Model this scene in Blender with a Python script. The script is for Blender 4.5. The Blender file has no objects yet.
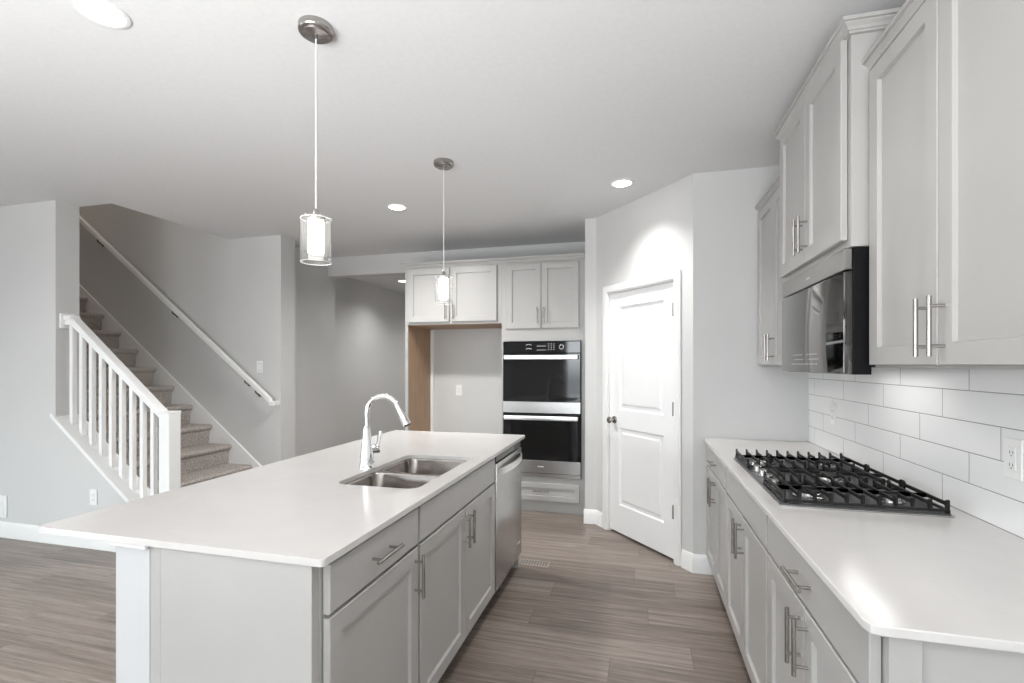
import bpy, bmesh, math, random
from mathutils import Matrix, Vector

C = bpy.context.scene.collection
SC = bpy.context.scene
PI = math.pi
random.seed(7)

# ------------------------------------------------------------------ camera
FPX, YAW, V0, CAMH = 484.77, 14.68, 364.72, 1.406
cam = bpy.data.cameras.new('camera')
cam.sensor_fit = 'HORIZONTAL'
cam.sensor_width = 36.0
cam.lens = FPX / 1024 * 36.0
cam.shift_y = (V0 - 341.5) / 1024.0
cam.clip_start = 0.02
cam_o = bpy.data.objects.new('camera', cam)
C.objects.link(cam_o)
cam_o.location = (0, 0, CAMH)
cam_o.rotation_euler = (PI / 2, 0, math.radians(YAW))
SC.camera = cam_o

# ------------------------------------------------------------------ world, daylight, exposure
SC.view_settings.view_transform = 'Standard'
SC.view_settings.look = 'None'
SC.view_settings.gamma = 1.0
SC.view_settings.use_curve_mapping = False
SC.view_settings.exposure = 0.60
SC.cycles.use_denoising = True
SC.cycles.max_bounces = 14
SC.cycles.diffuse_bounces = 8
SC.cycles.glossy_bounces = 6
SC.cycles.transparent_max_bounces = 16
SC.cycles.sample_clamp_indirect = 6.0

W = bpy.data.worlds.new('world')
SC.world = W
W.use_nodes = True
nt = W.node_tree
nt.nodes.clear()
w_out = nt.nodes.new('ShaderNodeOutputWorld')
w_bg = nt.nodes.new('ShaderNodeBackground')
w_tc = nt.nodes.new('ShaderNodeTexCoord')
w_sep = nt.nodes.new('ShaderNodeSeparateXYZ')
w_map = nt.nodes.new('ShaderNodeMapRange')
w_ramp = nt.nodes.new('ShaderNodeValToRGB')
w_map.inputs[1].default_value = -1
w_map.inputs[2].default_value = 1
nt.links.new(w_tc.outputs['Generated'], w_sep.inputs[0])
nt.links.new(w_sep.outputs['Z'], w_map.inputs[0])
nt.links.new(w_map.outputs[0], w_ramp.inputs[0])
e = w_ramp.color_ramp.elements
e[0].position = 0.0
e[0].color = (0.42, 0.41, 0.40, 1)
e[1].position = 1.0
e[1].color = (0.75, 0.88, 1.0, 1)
for pos, col in ((0.485, (0.34, 0.36, 0.38, 1)), (0.51, (0.90, 0.97, 1.0, 1)), (0.65, (0.80, 0.92, 1.0, 1))):
    k = e.new(pos)
    k.color = col
nt.links.new(w_ramp.outputs[0], w_bg.inputs['Color'])
w_bg.inputs['Strength'].default_value = 8.5
nt.links.new(w_bg.outputs[0], w_out.inputs[0])

# windows of the rear and left walls: x0, x1, z0, z1
REAR_WIN = [(-2.2, 0.3, 0.06, 2.3), (-7.0, -5.0, 0.45, 2.3)]
LEFT_WIN = [(-3.6, -0.6, 0.45, 2.25)]
YR, XL, H = -6.0, -7.5, 2.70
def area(name, loc, rot, sx, sy, energy, color, portal=False, spread=PI):
    l = bpy.data.lights.new(name, 'AREA')
    l.shape = 'RECTANGLE'
    l.size, l.size_y = sx, sy
    l.energy, l.color = energy, color
    l.cycles.is_portal = portal
    l.spread = spread
    o = bpy.data.objects.new(name, l)
    o.location, o.rotation_euler = loc, rot
    C.objects.link(o)
    return o
for i, (a, b, c, d) in enumerate(REAR_WIN):
    area('window_portal', ((a + b) / 2, YR - 0.2, (c + d) / 2), (PI / 2, 0, 0), b - a, d - c, 1, (1, 1, 1), True)
for (a, b, c, d) in LEFT_WIN:
    area('window_portal', (XL - 0.2, (a + b) / 2, (c + d) / 2), (PI / 2, 0, -PI / 2), b - a, d - c, 1, (1, 1, 1), True)
# added soft fill light behind the camera, aimed up at the ceiling
area('ceiling_fill', (-1.2, -2.1, 0.6), (PI - 0.40, 0, 0), 3.0, 1.6, 158.0, (0.97, 0.985, 1.0), spread=math.radians(125))
# added warm fill light high above the stairwell
area('stairwell_fill', (-5.9, 3.5, 5.35), (0, 0, 0), 0.5, 0.5, 9.0, (1.0, 0.88, 0.77))
# added fill spots without fixtures for the kitchen, living room and hall
def fill_spot(x, y, e):
    l = bpy.data.lights.new('can_or_fill_spot', 'SPOT')
    l.energy, l.color = e, (1.0, 0.985, 0.97)
    l.spot_size, l.spot_blend, l.shadow_soft_size = math.radians(160), 1.0, 0.1
    o = bpy.data.objects.new('can_or_fill_spot', l)
    o.location = (x, y, 2.66)
    C.objects.link(o)
fill_spot(-0.05, 1.4, 27.0)
fill_spot(-3.9, 1.34, 34.0)
fill_spot(-3.0, 5.9, 28.0)
fill_spot(-2.9, 8.4, 60.0)
CAN_W, PENDANT_E, CAN_E = 60.0, 6.0, 9.0

# ------------------------------------------------------------------ materials
M = {}
def mat(name, color, rough=0.5, metal=0.0, spec=0.5, noise=0.0, nscale=20.0, bump=0.0, bscale=200.0, emit=None, coat=0.0, aniso=None):
    m = bpy.data.materials.new(name)
    m.use_nodes = True
    t = m.node_tree
    b = t.nodes['Principled BSDF']
    b.inputs['Base Color'].default_value = (*color, 1)
    b.inputs['Roughness'].default_value = rough
    b.inputs['Metallic'].default_value = metal
    b.inputs['Specular IOR Level'].default_value = spec
    b.inputs['Coat Weight'].default_value = coat
    if emit:
        b.inputs['Emission Color'].default_value = (*emit[0], 1)
        b.inputs['Emission Strength'].default_value = emit[1]
    tc = t.nodes.new('ShaderNodeTexCoord')
    src = tc.outputs['Object']
    if aniso:
        mp = t.nodes.new('ShaderNodeMapping')
        mp.inputs['Scale'].default_value = aniso
        t.links.new(src, mp.inputs[0])
        src = mp.outputs[0]
    if noise:
        n = t.nodes.new('ShaderNodeTexNoise')
        n.inputs['Scale'].default_value = nscale
        n.inputs['Detail'].default_value = 4
        t.links.new(src, n.inputs['Vector'])
        r = t.nodes.new('ShaderNodeValToRGB')
        r.color_ramp.elements[0].position = 0.3
        r.color_ramp.elements[1].position = 0.7
        r.color_ramp.elements[0].color = (*[max(0, c * (1 - noise)) for c in color], 1)
        r.color_ramp.elements[1].color = (*[min(1, c * (1 + noise)) for c in color], 1)
        t.links.new(n.outputs['Fac'], r.inputs[0])
        t.links.new(r.outputs[0], b.inputs['Base Color'])
    if bump:
        n2 = t.nodes.new('ShaderNodeTexNoise')
        n2.inputs['Scale'].default_value = bscale
        n2.inputs['Detail'].default_value = 2
        t.links.new(src, n2.inputs['Vector'])
        bp = t.nodes.new('ShaderNodeBump')
        bp.inputs['Strength'].default_value = bump
        bp.inputs['Distance'].default_value = 0.004
        t.links.new(n2.outputs['Fac'], bp.inputs['Height'])
        t.links.new(bp.outputs[0], b.inputs['Normal'])
    M[name] = m
    return m

mat('wall_paint', (0.585, 0.583, 0.575), 0.75, noise=0.012, nscale=3, bump=0.05, bscale=260)
mat('ceiling_paint', (0.685, 0.685, 0.685), 0.9, noise=0.02, nscale=40, bump=0.12, bscale=70)
mat('white_trim', (0.80, 0.80, 0.79), 0.38, noise=0.01, nscale=8)
mat('island_white', (0.52, 0.525, 0.53), 0.6, noise=0.01, nscale=5)
mat('door_white', (0.82, 0.82, 0.82), 0.4, noise=0.01, nscale=6)
mat('cabinet_paint', (0.41, 0.402, 0.390), 0.33, noise=0.015, nscale=6)
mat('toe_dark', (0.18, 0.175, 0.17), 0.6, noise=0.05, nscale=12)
mat('wood_panel', (0.40, 0.265, 0.165), 0.5, noise=0.12, nscale=9, aniso=(6, 6, 0.5))
mat('nickel', (0.42, 0.40, 0.385), 0.27, 1.0, noise=0.04, nscale=60, aniso=(1, 1, 12))
mat('chrome', (0.86, 0.86, 0.87), 0.06, 1.0)
mat('steel', (0.50, 0.49, 0.48), 0.27, 1.0, noise=0.06, nscale=14, aniso=(30, 30, 0.7))
mat('steel_dark', (0.30, 0.29, 0.28), 0.28, 1.0, noise=0.05, nscale=14, aniso=(30, 30, 0.7))
mat('steel_bright', (0.84, 0.84, 0.83), 0.3, 1.0, noise=0.03, nscale=30)
mat('sink_steel', (0.33, 0.305, 0.285), 0.2, 1.0, noise=0.05, nscale=30, aniso=(12, 1, 12))
mat('black_glass', (0.006, 0.006, 0.007), 0.05, 0.0, 0.5, noise=0.05, nscale=5)
mat('oven_cavity_glass', (0.005, 0.005, 0.005), 0.06, 0.0, 0.45, noise=0.05, nscale=5)
mat('mirror_glass', (0.12, 0.114, 0.11), 0.04, 1.0, noise=0.02, nscale=4)
mat('black_plastic', (0.007, 0.007, 0.008), 0.4, spec=0.12, noise=0.1, nscale=30)
mat('cast_iron', (0.014, 0.014, 0.014), 0.5, spec=0.25, noise=0.25, nscale=60, bump=0.15, bscale=300)
mat('burner_enamel', (0.075, 0.075, 0.075), 0.28, 0.35, noise=0.2, nscale=25)
mat('plate_white', (0.80, 0.80, 0.79), 0.35, noise=0.01, nscale=10)
mat('slot_grey', (0.12, 0.12, 0.12), 0.5, noise=0.05, nscale=10)
mat('mark_light', (0.62, 0.62, 0.62), 0.5, noise=0.05, nscale=10)
mat('bracket_dark', (0.10, 0.09, 0.08), 0.4, 0.6, noise=0.05, nscale=20)
mat('cord_white', (0.72, 0.72, 0.70), 0.4, noise=0.02, nscale=20)
mat('lamp_glow', (0.9, 0.9, 0.88), 0.4, emit=((1.0, 0.96, 0.90), PENDANT_E))
mat('can_glow', (0.9, 0.9, 0.9), 0.4, emit=((1.0, 0.98, 0.95), CAN_E))
mat('vent_wood', (0.30, 0.25, 0.21), 0.5, noise=0.1, nscale=20)
mat('carpet', (0.44, 0.40, 0.37), 0.95, spec=0.1, noise=0.55, nscale=120, bump=0.9, bscale=260)
mat('rubber_dark', (0.03, 0.03, 0.03), 0.7, noise=0.1, nscale=20)

def quartz():
    m = mat('quartz', (0.56, 0.545, 0.532), 0.18, noise=0.02, nscale=5, spec=0.5)
    t = m.node_tree
    b = t.nodes['Principled BSDF']
    link = b.inputs['Base Color'].links[0]
    base = link.from_socket
    tc = [n for n in t.nodes if n.type == 'TEX_COORD'][0]
    n = t.nodes.new('ShaderNodeTexNoise')
    n.inputs['Scale'].default_value = 1.3
    n.inputs['Detail'].default_value = 6
    n.inputs['Distortion'].default_value = 1.2
    t.links.new(tc.outputs['Object'], n.inputs['Vector'])
    r = t.nodes.new('ShaderNodeValToRGB')
    r.color_ramp.elements[0].position = 0.488
    r.color_ramp.elements[0].color = (0, 0, 0, 1)
    r.color_ramp.elements[1].position = 0.512
    r.color_ramp.elements[1].color = (0, 0, 0, 1)
    k = r.color_ramp.elements.new(0.50)
    k.color = (0.13, 0.13, 0.13, 1)
    t.links.new(n.outputs['Fac'], r.inputs[0])
    mx = t.nodes.new('ShaderNodeMix')
    mx.data_type = 'RGBA'
    mx.inputs[7].default_value = (0.50, 0.47, 0.44, 1)
    t.links.new(r.outputs[0], mx.inputs[0])
    t.links.new(base, mx.inputs[6])
    t.links.new(mx.outputs[2], b.inputs['Base Color'])
quartz()

def math_node(t, op, a, b=None, c=None):
    n = t.nodes.new('ShaderNodeMath')
    n.operation = op
    for i, v in enumerate((a, b, c)):
        if v is None:
            continue
        if isinstance(v, (int, float)):
            n.inputs[i].default_value = v
        else:
            t.links.new(v, n.inputs[i])
    return n.outputs[0]

def planks():
    m = bpy.data.materials.new('floor_planks')
    m.use_nodes = True
    M['floor_planks'] = m
    t = m.node_tree
    b = t.nodes['Principled BSDF']
    b.inputs['Roughness'].default_value = 0.36
    g = t.nodes.new('ShaderNodeNewGeometry')
    s = t.nodes.new('ShaderNodeSeparateXYZ')
    t.links.new(g.outputs['Position'], s.inputs[0])
    PW, PL = 0.182, 1.22
    row = math_node(t, 'DIVIDE', s.outputs['Y'], PW)
    rowi = math_node(t, 'FLOOR', row)
    rowf = math_node(t, 'SUBTRACT', row, rowi)
    wn = t.nodes.new('ShaderNodeTexWhiteNoise')
    wn.noise_dimensions = '1D'
    t.links.new(rowi, wn.inputs['W'])
    off = math_node(t, 'MULTIPLY', wn.outputs['Value'], PL)
    xx = math_node(t, 'DIVIDE', math_node(t, 'ADD', s.outputs['X'], off), PL)
    xi = math_node(t, 'FLOOR', xx)
    xf = math_node(t, 'SUBTRACT', xx, xi)
    cmb = t.nodes.new('ShaderNodeCombineXYZ')
    t.links.new(xi, cmb.inputs[0])
    t.links.new(rowi, cmb.inputs[1])
    wn2 = t.nodes.new('ShaderNodeTexWhiteNoise')
    wn2.noise_dimensions = '2D'
    t.links.new(cmb.outputs[0], wn2.inputs['Vector'])
    # grain coordinates: stretched along x, shifted per plank
    gx = math_node(t, 'ADD', math_node(t, 'MULTIPLY', s.outputs['X'], 1.1), math_node(t, 'MULTIPLY', wn2.outputs['Value'], 37.0))
    gy = math_node(t, 'MULTIPLY', s.outputs['Y'], 26.0)
    gv = t.nodes.new('ShaderNodeCombineXYZ')
    t.links.new(gx, gv.inputs[0])
    t.links.new(gy, gv.inputs[1])
    n1 = t.nodes.new('ShaderNodeTexNoise')
    n1.inputs['Scale'].default_value = 1.6
    n1.inputs['Detail'].default_value = 7
    n1.inputs['Roughness'].default_value = 0.62
    n1.inputs['Distortion'].default_value = 0.6
    t.links.new(gv.outputs[0], n1.inputs['Vector'])
    n2 = t.nodes.new('ShaderNodeTexNoise')
    n2.inputs['Scale'].default_value = 9.0
    n2.inputs['Detail'].default_value = 8
    n2.inputs['Roughness'].default_value = 0.7
    t.links.new(gv.outputs[0], n2.inputs['Vector'])
    f = math_node(t, 'ADD', math_node(t, 'MULTIPLY', n1.outputs['Fac'], 0.66), math_node(t, 'MULTIPLY', n2.outputs['Fac'], 0.42))
    f = math_node(t, 'ADD', f, math_node(t, 'MULTIPLY', wn2.outputs['Value'], 0.13))
    r = t.nodes.new('ShaderNodeValToRGB')
    els = r.color_ramp.elements
    els[0].position = 0.40
    els[0].color = (0.082, 0.063, 0.052, 1)
    els[1].position = 0.82
    els[1].color = (0.345, 0.295, 0.258, 1)
    k = els.new(0.60)
    k.color = (0.195, 0.158, 0.135, 1)
    t.links.new(f, r.inputs[0])
    e1 = math_node(t, 'LESS_THAN', rowf, 0.012)
    e2 = math_node(t, 'LESS_THAN', xf, 0.002)
    gap = math_node(t, 'MAXIMUM', e1, e2)
    mx = t.nodes.new('ShaderNodeMix')
    mx.data_type = 'RGBA'
    mx.inputs[7].default_value = (0.08, 0.062, 0.05, 1)
    t.links.new(math_node(t, 'MULTIPLY', gap, 0.75), mx.inputs[0])
    t.links.new(r.outputs[0], mx.inputs[6])
    t.links.new(mx.outputs[2], b.inputs['Base Color'])
    bp = t.nodes.new('ShaderNodeBump')
    bp.inputs['Strength'].default_value = 0.12
    bp.inputs['Distance'].default_value = 0.002
    t.links.new(math_node(t, 'SUBTRACT', f, gap), bp.inputs['Height'])
    t.links.new(bp.outputs[0], b.inputs['Normal'])
planks()

def tiles():
    m = bpy.data.materials.new('subway_tile')
    m.use_nodes = True
    M['subway_tile'] = m
    t = m.node_tree
    b = t.nodes['Principled BSDF']
    b.inputs['Roughness'].default_value = 0.16
    g = t.nodes.new('ShaderNodeNewGeometry')
    s = t.nodes.new('ShaderNodeSeparateXYZ')
    t.links.new(g.outputs['Position'], s.inputs[0])
    row = math_node(t, 'DIVIDE', math_node(t, 'SUBTRACT', s.outputs['Z'], 0.914), 0.1016)
    ri = math_node(t, 'FLOOR', row)
    rf = math_node(t, 'SUBTRACT', row, ri)
    y = math_node(t, 'ADD', math_node(t, 'SUBTRACT', s.outputs['Y'], 2.07), math_node(t, 'MULTIPLY', ri, 0.145))
    yy = math_node(t, 'DIVIDE', y, 0.435)
    yi = math_node(t, 'FLOOR', yy)
    yf = math_node(t, 'SUBTRACT', yy, yi)
    dz = math_node(t, 'MULTIPLY', math_node(t, 'MINIMUM', rf, math_node(t, 'SUBTRACT', 1.0, rf)), 0.1016)
    dy = math_node(t, 'MULTIPLY', math_node(t, 'MINIMUM', yf, math_node(t, 'SUBTRACT', 1.0, yf)), 0.435)
    d = math_node(t, 'MINIMUM', dz, dy)
    mr = t.nodes.new('ShaderNodeMapRange')
    mr.inputs[1].default_value = 0.0009
    mr.inputs[2].default_value = 0.0018
    t.links.new(d, mr.inputs[0])
    mx = t.nodes.new('ShaderNodeMix')
    mx.data_type = 'RGBA'
    mx.inputs[6].default_value = (0.27, 0.27, 0.265, 1)
    mx.inputs[7].default_value = (0.84, 0.84, 0.835, 1)
    t.links.new(mr.outputs[0], mx.inputs[0])
    t.links.new(mx.outputs[2], b.inputs['Base Color'])
    mr2 = t.nodes.new('ShaderNodeMapRange')
    mr2.inputs[1].default_value = 0.0
    mr2.inputs[2].default_value = 0.004
    t.links.new(d, mr2.inputs[0])
    nz = t.nodes.new('ShaderNodeTexNoise')
    nz.inputs['Scale'].default_value = 9
    t.links.new(g.outputs['Position'], nz.inputs['Vector'])
    hgt = math_node(t, 'ADD', mr2.outputs[0], math_node(t, 'MULTIPLY', nz.outputs['Fac'], 0.6))
    bp = t.nodes.new('ShaderNodeBump')
    bp.inputs['Strength'].default_value = 0.35
    bp.inputs['Distance'].default_value = 0.002
    t.links.new(hgt, bp.inputs['Height'])
    t.links.new(bp.outputs[0], b.inputs['Normal'])
tiles()

def thin_glass():
    m = bpy.data.materials.new('clear_glass')
    m.use_nodes = True
    M['clear_glass'] = m
    t = m.node_tree
    t.nodes.clear()
    o = t.nodes.new('ShaderNodeOutputMaterial')
    tr = t.nodes.new('ShaderNodeBsdfTransparent')
    tr.inputs[0].default_value = (0.985, 0.99, 0.985, 1)
    gl = t.nodes.new('ShaderNodeBsdfGlossy')
    gl.inputs['Roughness'].default_value = 0.03
    lw = t.nodes.new('ShaderNodeLayerWeight')
    lw.inputs['Blend'].default_value = 0.5
    mx = t.nodes.new('ShaderNodeMixShader')
    t.links.new(math_node(t, 'ADD', math_node(t, 'MULTIPLY', math_node(t, 'POWER', lw.outputs['Facing'], 3.0), 0.6), 0.05), mx.inputs[0])
    t.links.new(tr.outputs[0], mx.inputs[1])
    t.links.new(gl.outputs[0], mx.inputs[2])
    df = t.nodes.new('ShaderNodeBsdfTranslucent')
    df.inputs[0].default_value = (0.95, 0.95, 0.95, 1)
    m2 = t.nodes.new('ShaderNodeMixShader')
    m2.inputs[0].default_value = 0.03
    t.links.new(mx.outputs[0], m2.inputs[1])
    t.links.new(df.outputs[0], m2.inputs[2])
    t.links.new(m2.outputs[0], o.inputs[0])
thin_glass()

# ------------------------------------------------------------------ mesh helpers
def append(bm, tmp, mtx=None):
    if mtx is not None:
        bmesh.ops.transform(tmp, matrix=mtx, verts=tmp.verts)
    me = bpy.data.meshes.new('tmp')
    tmp.to_mesh(me)
    tmp.free()
    bm.from_mesh(me)
    bpy.data.meshes.remove(me)

def box(bm, x0, x1, y0, y1, z0, z1, bev=0.0, mtx=None, seg=1):
    t = bmesh.new()
    bmesh.ops.create_cube(t, size=1)
    for v in t.verts:
        v.co = ((x0 + x1) / 2 + v.co.x * (x1 - x0), (y0 + y1) / 2 + v.co.y * (y1 - y0), (z0 + z1) / 2 + v.co.z * (z1 - z0))
    if bev:
        bmesh.ops.bevel(t, geom=t.edges[:], offset=bev, segments=seg, affect='EDGES', profile=0.6)
    append(bm, t, mtx)

def prism(bm, pts, axis, a, b, bev=0.0):
    """pts: 2-D outline; axis 'x': (y,z), 'y': (x,z), 'z': (x,y); extruded from a to b"""
    t = bmesh.new()
    def P(p, k):
        return {'x': (k, p[0], p[1]), 'y': (p[0], k, p[1]), 'z': (p[0], p[1], k)}[axis]
    A = [t.verts.new(P(p, a)) for p in pts]
    B = [t.verts.new(P(p, b)) for p in pts]
    t.faces.new(A)
    t.faces.new(B[::-1])
    n = len(pts)
    for i in range(n):
        t.faces.new((A[i], B[i], B[(i + 1) % n], A[(i + 1) % n]))
    bmesh.ops.recalc_face_normals(t, faces=t.faces[:])
    if bev:
        bmesh.ops.bevel(t, geom=t.edges[:], offset=bev, segments=1, affect='EDGES')
    append(bm, t)

def lathe(bm, prof, n=24, mtx=None, cap=True):
    t = bmesh.new()
    rings = []
    for r, z in prof:
        rings.append([t.verts.new((r * math.cos(2 * PI * i / n), r * math.sin(2 * PI * i / n), z)) for i in range(n)])
    for a, b in zip(rings, rings[1:]):
        for i in range(n):
            t.faces.new((a[i], a[(i + 1) % n], b[(i + 1) % n], b[i]))
    if cap:
        t.faces.new(rings[0][::-1])
        t.faces.new(rings[-1])
    bmesh.ops.recalc_face_normals(t, faces=t.faces[:])
    append(bm, t, mtx)

def tube(bm, pts, rad, n=12, cap=True):
    t = bmesh.new()
    pts = [Vector(p) for p in pts]
    rads = rad if isinstance(rad, (list, tuple)) else [rad] * len(pts)
    up = None
    rings = []
    for i, p in enumerate(pts):
        d = (pts[min(i + 1, len(pts) - 1)] - pts[max(i - 1, 0)]).normalized()
        if up is None:
            up = d.orthogonal().normalized()
        up = (up - d * up.dot(d)).normalized()
        s = d.cross(up)
        rings.append([t.verts.new(p + rads[i] * (math.cos(2 * PI * k / n) * up + math.sin(2 * PI * k / n) * s)) for k in range(n)])
    for a, b in zip(rings, rings[1:]):
        for i in range(n):
            t.faces.new((a[i], a[(i + 1) % n], b[(i + 1) % n], b[i]))
    if cap:
        t.faces.new(rings[0][::-1])
        t.faces.new(rings[-1])
    bmesh.ops.recalc_face_normals(t, faces=t.faces[:])
    append(bm, t)

def rrect(x0, x1, y0, y1, r, n=6):
    pts = []
    for cx, cy, a0 in ((x1 - r, y0 + r, -PI / 2), (x1 - r, y1 - r, 0), (x0 + r, y1 - r, PI / 2), (x0 + r, y0 + r, PI)):
        for i in range(n + 1):
            a = a0 + PI / 2 * i / n
            pts.append((cx + r * math.cos(a), cy + r * math.sin(a)))
    return pts

def slab(bm, outer, holes, z0, z1):
    """flat plate with holes"""
    t = bmesh.new()
    edges = []
    for loop in [outer] + holes:
        vs = [t.verts.new((p[0], p[1], z1)) for p in loop]
        for i in range(len(vs)):
            edges.append(t.edges.new((vs[i], vs[(i + 1) % len(vs)])))
    bmesh.ops.triangle_fill(t, use_beauty=True, use_dissolve=False, edges=edges)
    bmesh.ops.recalc_face_normals(t, faces=t.faces[:])
    if t.faces[0].normal.z < 0:
        bmesh.ops.reverse_faces(t, faces=t.faces[:])
    ext = bmesh.ops.extrude_face_region(t, geom=t.faces[:])
    for v in ext['geom']:
        if isinstance(v, bmesh.types.BMVert):
            v.co.z = z0
    bmesh.ops.recalc_face_normals(t, faces=t.faces[:])
    append(bm, t)

def loops(bm, rings, close_end=True, close_start=False):
    """bridge successive closed rings of equal vertex count"""
    t = bmesh.new()
    R = [[t.verts.new(p) for p in r] for r in rings]
    for a, b in zip(R, R[1:]):
        n = len(a)
        for i in range(n):
            t.faces.new((a[i], a[(i + 1) % n], b[(i + 1) % n], b[i]))
    if close_end:
        t.faces.new(R[-1])
    if close_start:
        t.faces.new(R[0][::-1])
    bmesh.ops.recalc_face_normals(t, faces=t.faces[:])
    append(bm, t)

def obj(name, bm, m, parent=None, smooth=0.6, label=None):
    me = bpy.data.meshes.new(name)
    bm.to_mesh(me)
    bm.free()
    me.materials.append(M[m])
    if smooth:
        for p in me.polygons:
            p.use_smooth = True
        me.set_sharp_from_angle(angle=smooth)
    o = bpy.data.objects.new(name, me)
    C.objects.link(o)
    if parent is not None:
        o.parent = parent
    if label:
        o['label'] = label
    return o

def N():
    return bmesh.new()

def thing(name, label, cat, loc=(0, 0, 0), rz=0.0, group=None):
    o = bpy.data.objects.new(name, None)
    o.empty_display_size = 0.1
    C.objects.link(o)
    o.location = loc
    o.rotation_euler = (0, 0, rz)
    o['label'] = label
    o['category'] = cat
    if group:
        o['group'] = group
    return o

def tag(o, label, cat, group=None):
    o['label'] = label
    o['category'] = cat
    if group:
        o['group'] = group
    return o

def struct(name, bm, m, label=None, parent=None):
    o = obj(name, bm, m, parent)
    if parent is None:
        o['kind'] = 'structure'
        if label:
            o['label'] = label
    return o

def copy_tree(o, parent=None):
    c = o.copy()
    C.objects.link(c)
    c.parent = parent
    for ch in o.children:
        copy_tree(ch, c)
    return c

# ------------------------------------------------------------------ room shell
XW = 1.06                                   # face of the right wall
AX, AY = -0.365, 4.33                       # far corner of the angled pantry wall
BX, BY = 0.355, 3.488                       # near corner of the angled pantry wall
YB = 5.12                                   # wall behind the ovens
YS, TS = 2.779, 0.168                       # front of the stair wall, its thickness
XS = -4.44                                  # where the full-height stair wall ends
YF, XF = 4.093, -3.454                      # far stair wall face, its end
XH = -3.65                                  # left wall of the passage to the hall
XO = -4.09                                  # edge of the stairwell opening in the ceiling

L = math.hypot(BX - AX, BY - AY)
TH = math.atan2(BY - AY, BX - AX)
ux, uy = (BX - AX) / L, (BY - AY) / L
nx, ny = math.sin(TH), -math.cos(TH)

PW = 0.11                                    # pantry wall thickness

bm = N()
box(bm, XL - 0.15, XW + 0.15, YR - 0.15, 9.7, -0.1, 0.0)
struct('floor', bm, 'floor_planks', 'grey brown wood plank floor')

bm = N()
box(bm, XL - 0.15, XW + 0.15, YR - 0.15, YS + TS, H, H + 0.3)
box(bm, XO, XW + 0.15, YS + TS, YB + 0.15, H, H + 0.3)
box(bm, -4.35, -1.9, YB + 0.15, 9.7, H, H + 0.3)
struct('ceiling', bm, 'ceiling_paint', 'pale grey textured ceiling')

bm = N(); box(bm, XW, XW + 0.15, YR - 0.15, YB, 0, H)
struct('wall_right', bm, 'wall_paint')
bm = N(); box(bm, BX, XW, BY, BY + 0.12, 0, H)
struct('wall_pantry_side', bm, 'wall_paint')
bm = N(); prism(bm, [(-0.463, AY), (AX, AY), (AX + PW * nx * -1, AY - ny * PW), (AX + 0.08, YB), (-0.463, YB)], 'z', 0, H)
struct('wall_pantry_left', bm, 'wall_paint')
bm = N(); box(bm, -2.30, XW + 0.15, YB, YB + 0.15, 0, H)
box(bm, XH, -2.30, YB, YB + 0.15, 2.475, H)
struct('wall_back', bm, 'wall_paint')
bm = N(); box(bm, XH - 0.12, XH, YF + 0.205, YB + 0.15, 0, H)
struct('wall_passage', bm, 'wall_paint')
bm = N(); box(bm, -4.29, -4.17, YB + 0.15, 9.55, 0, H); box(bm, -4.17, XH - 0.12, YB + 0.15, YB + 0.2, 0, H)
struct('wall_hall_left', bm, 'wall_paint')
bm = N(); box(bm, -2.2, -2.08, YB + 0.15, 9.55, 0, H); struct('wall_hall_right', bm, 'wall_paint')
bm = N(); box(bm, -4.3, -2.08, 9.55, 9.7, 0, H); struct('wall_hall_end', bm, 'wall_paint')
# stair walls
bm = N()
box(bm, XL, XS, YS, YS + TS, 0, H)
box(bm, XL, XO, YS, YS + TS, H + 0.3, 5.4)
struct('wall_stair_front', bm, 'wall_paint')
bm = N()
box(bm, XL, XF, YF, YF + 0.205, 0, H)
box(bm, XL, XO + 0.1, YF, YF + 0.205, H, 5.4)
struct('wall_stair_far', bm, 'wall_paint')
bm = N(); box(bm, XO, XO + 0.1, YS, YF, H + 0.3, 5.4); struct('wall_stairwell_edge', bm, 'wall_paint')
bm = N(); box(bm, XL, XO + 0.1, YS, YF + 0.2, 5.4, 5.5); struct('ceiling_stairwell', bm, 'ceiling_paint')
# rear and left walls with window openings
def wall_with_openings(name, wins, axis):
    bm = N()
    lo, hi = (XL, XW) if axis == 'y' else (YR, 4.3)
    edges = [lo]
    for a, b, c, d in sorted(wins):
        edges += [a, b]
    edges.append(hi)
    def bx(a, b, c, d):
        if axis == 'y':
            box(bm, a, b, YR - 0.15, YR, c, d)
        else:
            box(bm, XL - 0.15, XL, a, b, c, d)
    for i in range(0, len(edges), 2):
        bx(edges[i], edges[i + 1], 0, H if axis == 'y' else 5.5)
    for a, b, c, d in wins:
        bx(a, b, 0, c)
        bx(a, b, d, H)
    struct(name, bm, 'wall_paint')
wall_with_openings('wall_rear', REAR_WIN, 'y')
wall_with_openings('wall_left', LEFT_WIN, 'x')
wi = 1
for axis, wins in (('y', REAR_WIN), ('x', LEFT_WIN)):
    for a, b, c, d in wins:
        bm = N()
        n = max(2, round((b - a) / 1.25))
        def bar(p, q, r, s):
            if axis == 'y':
                box(bm, p, q, YR - 0.12, YR - 0.05, r, s, 0.004)
            else:
                box(bm, XL - 0.12, XL - 0.05, p, q, r, s, 0.004)
        for i in range(n + 1):
            x = a + (b - a) * i / n
            bar(max(a, x - 0.03), min(b, x + 0.03), c, d)
        bar(a, b, c, c + 0.05)
        bar(a, b, d - 0.05, d)
        struct('window_%d' % wi, bm, 'white_trim')
        wi += 1

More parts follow.
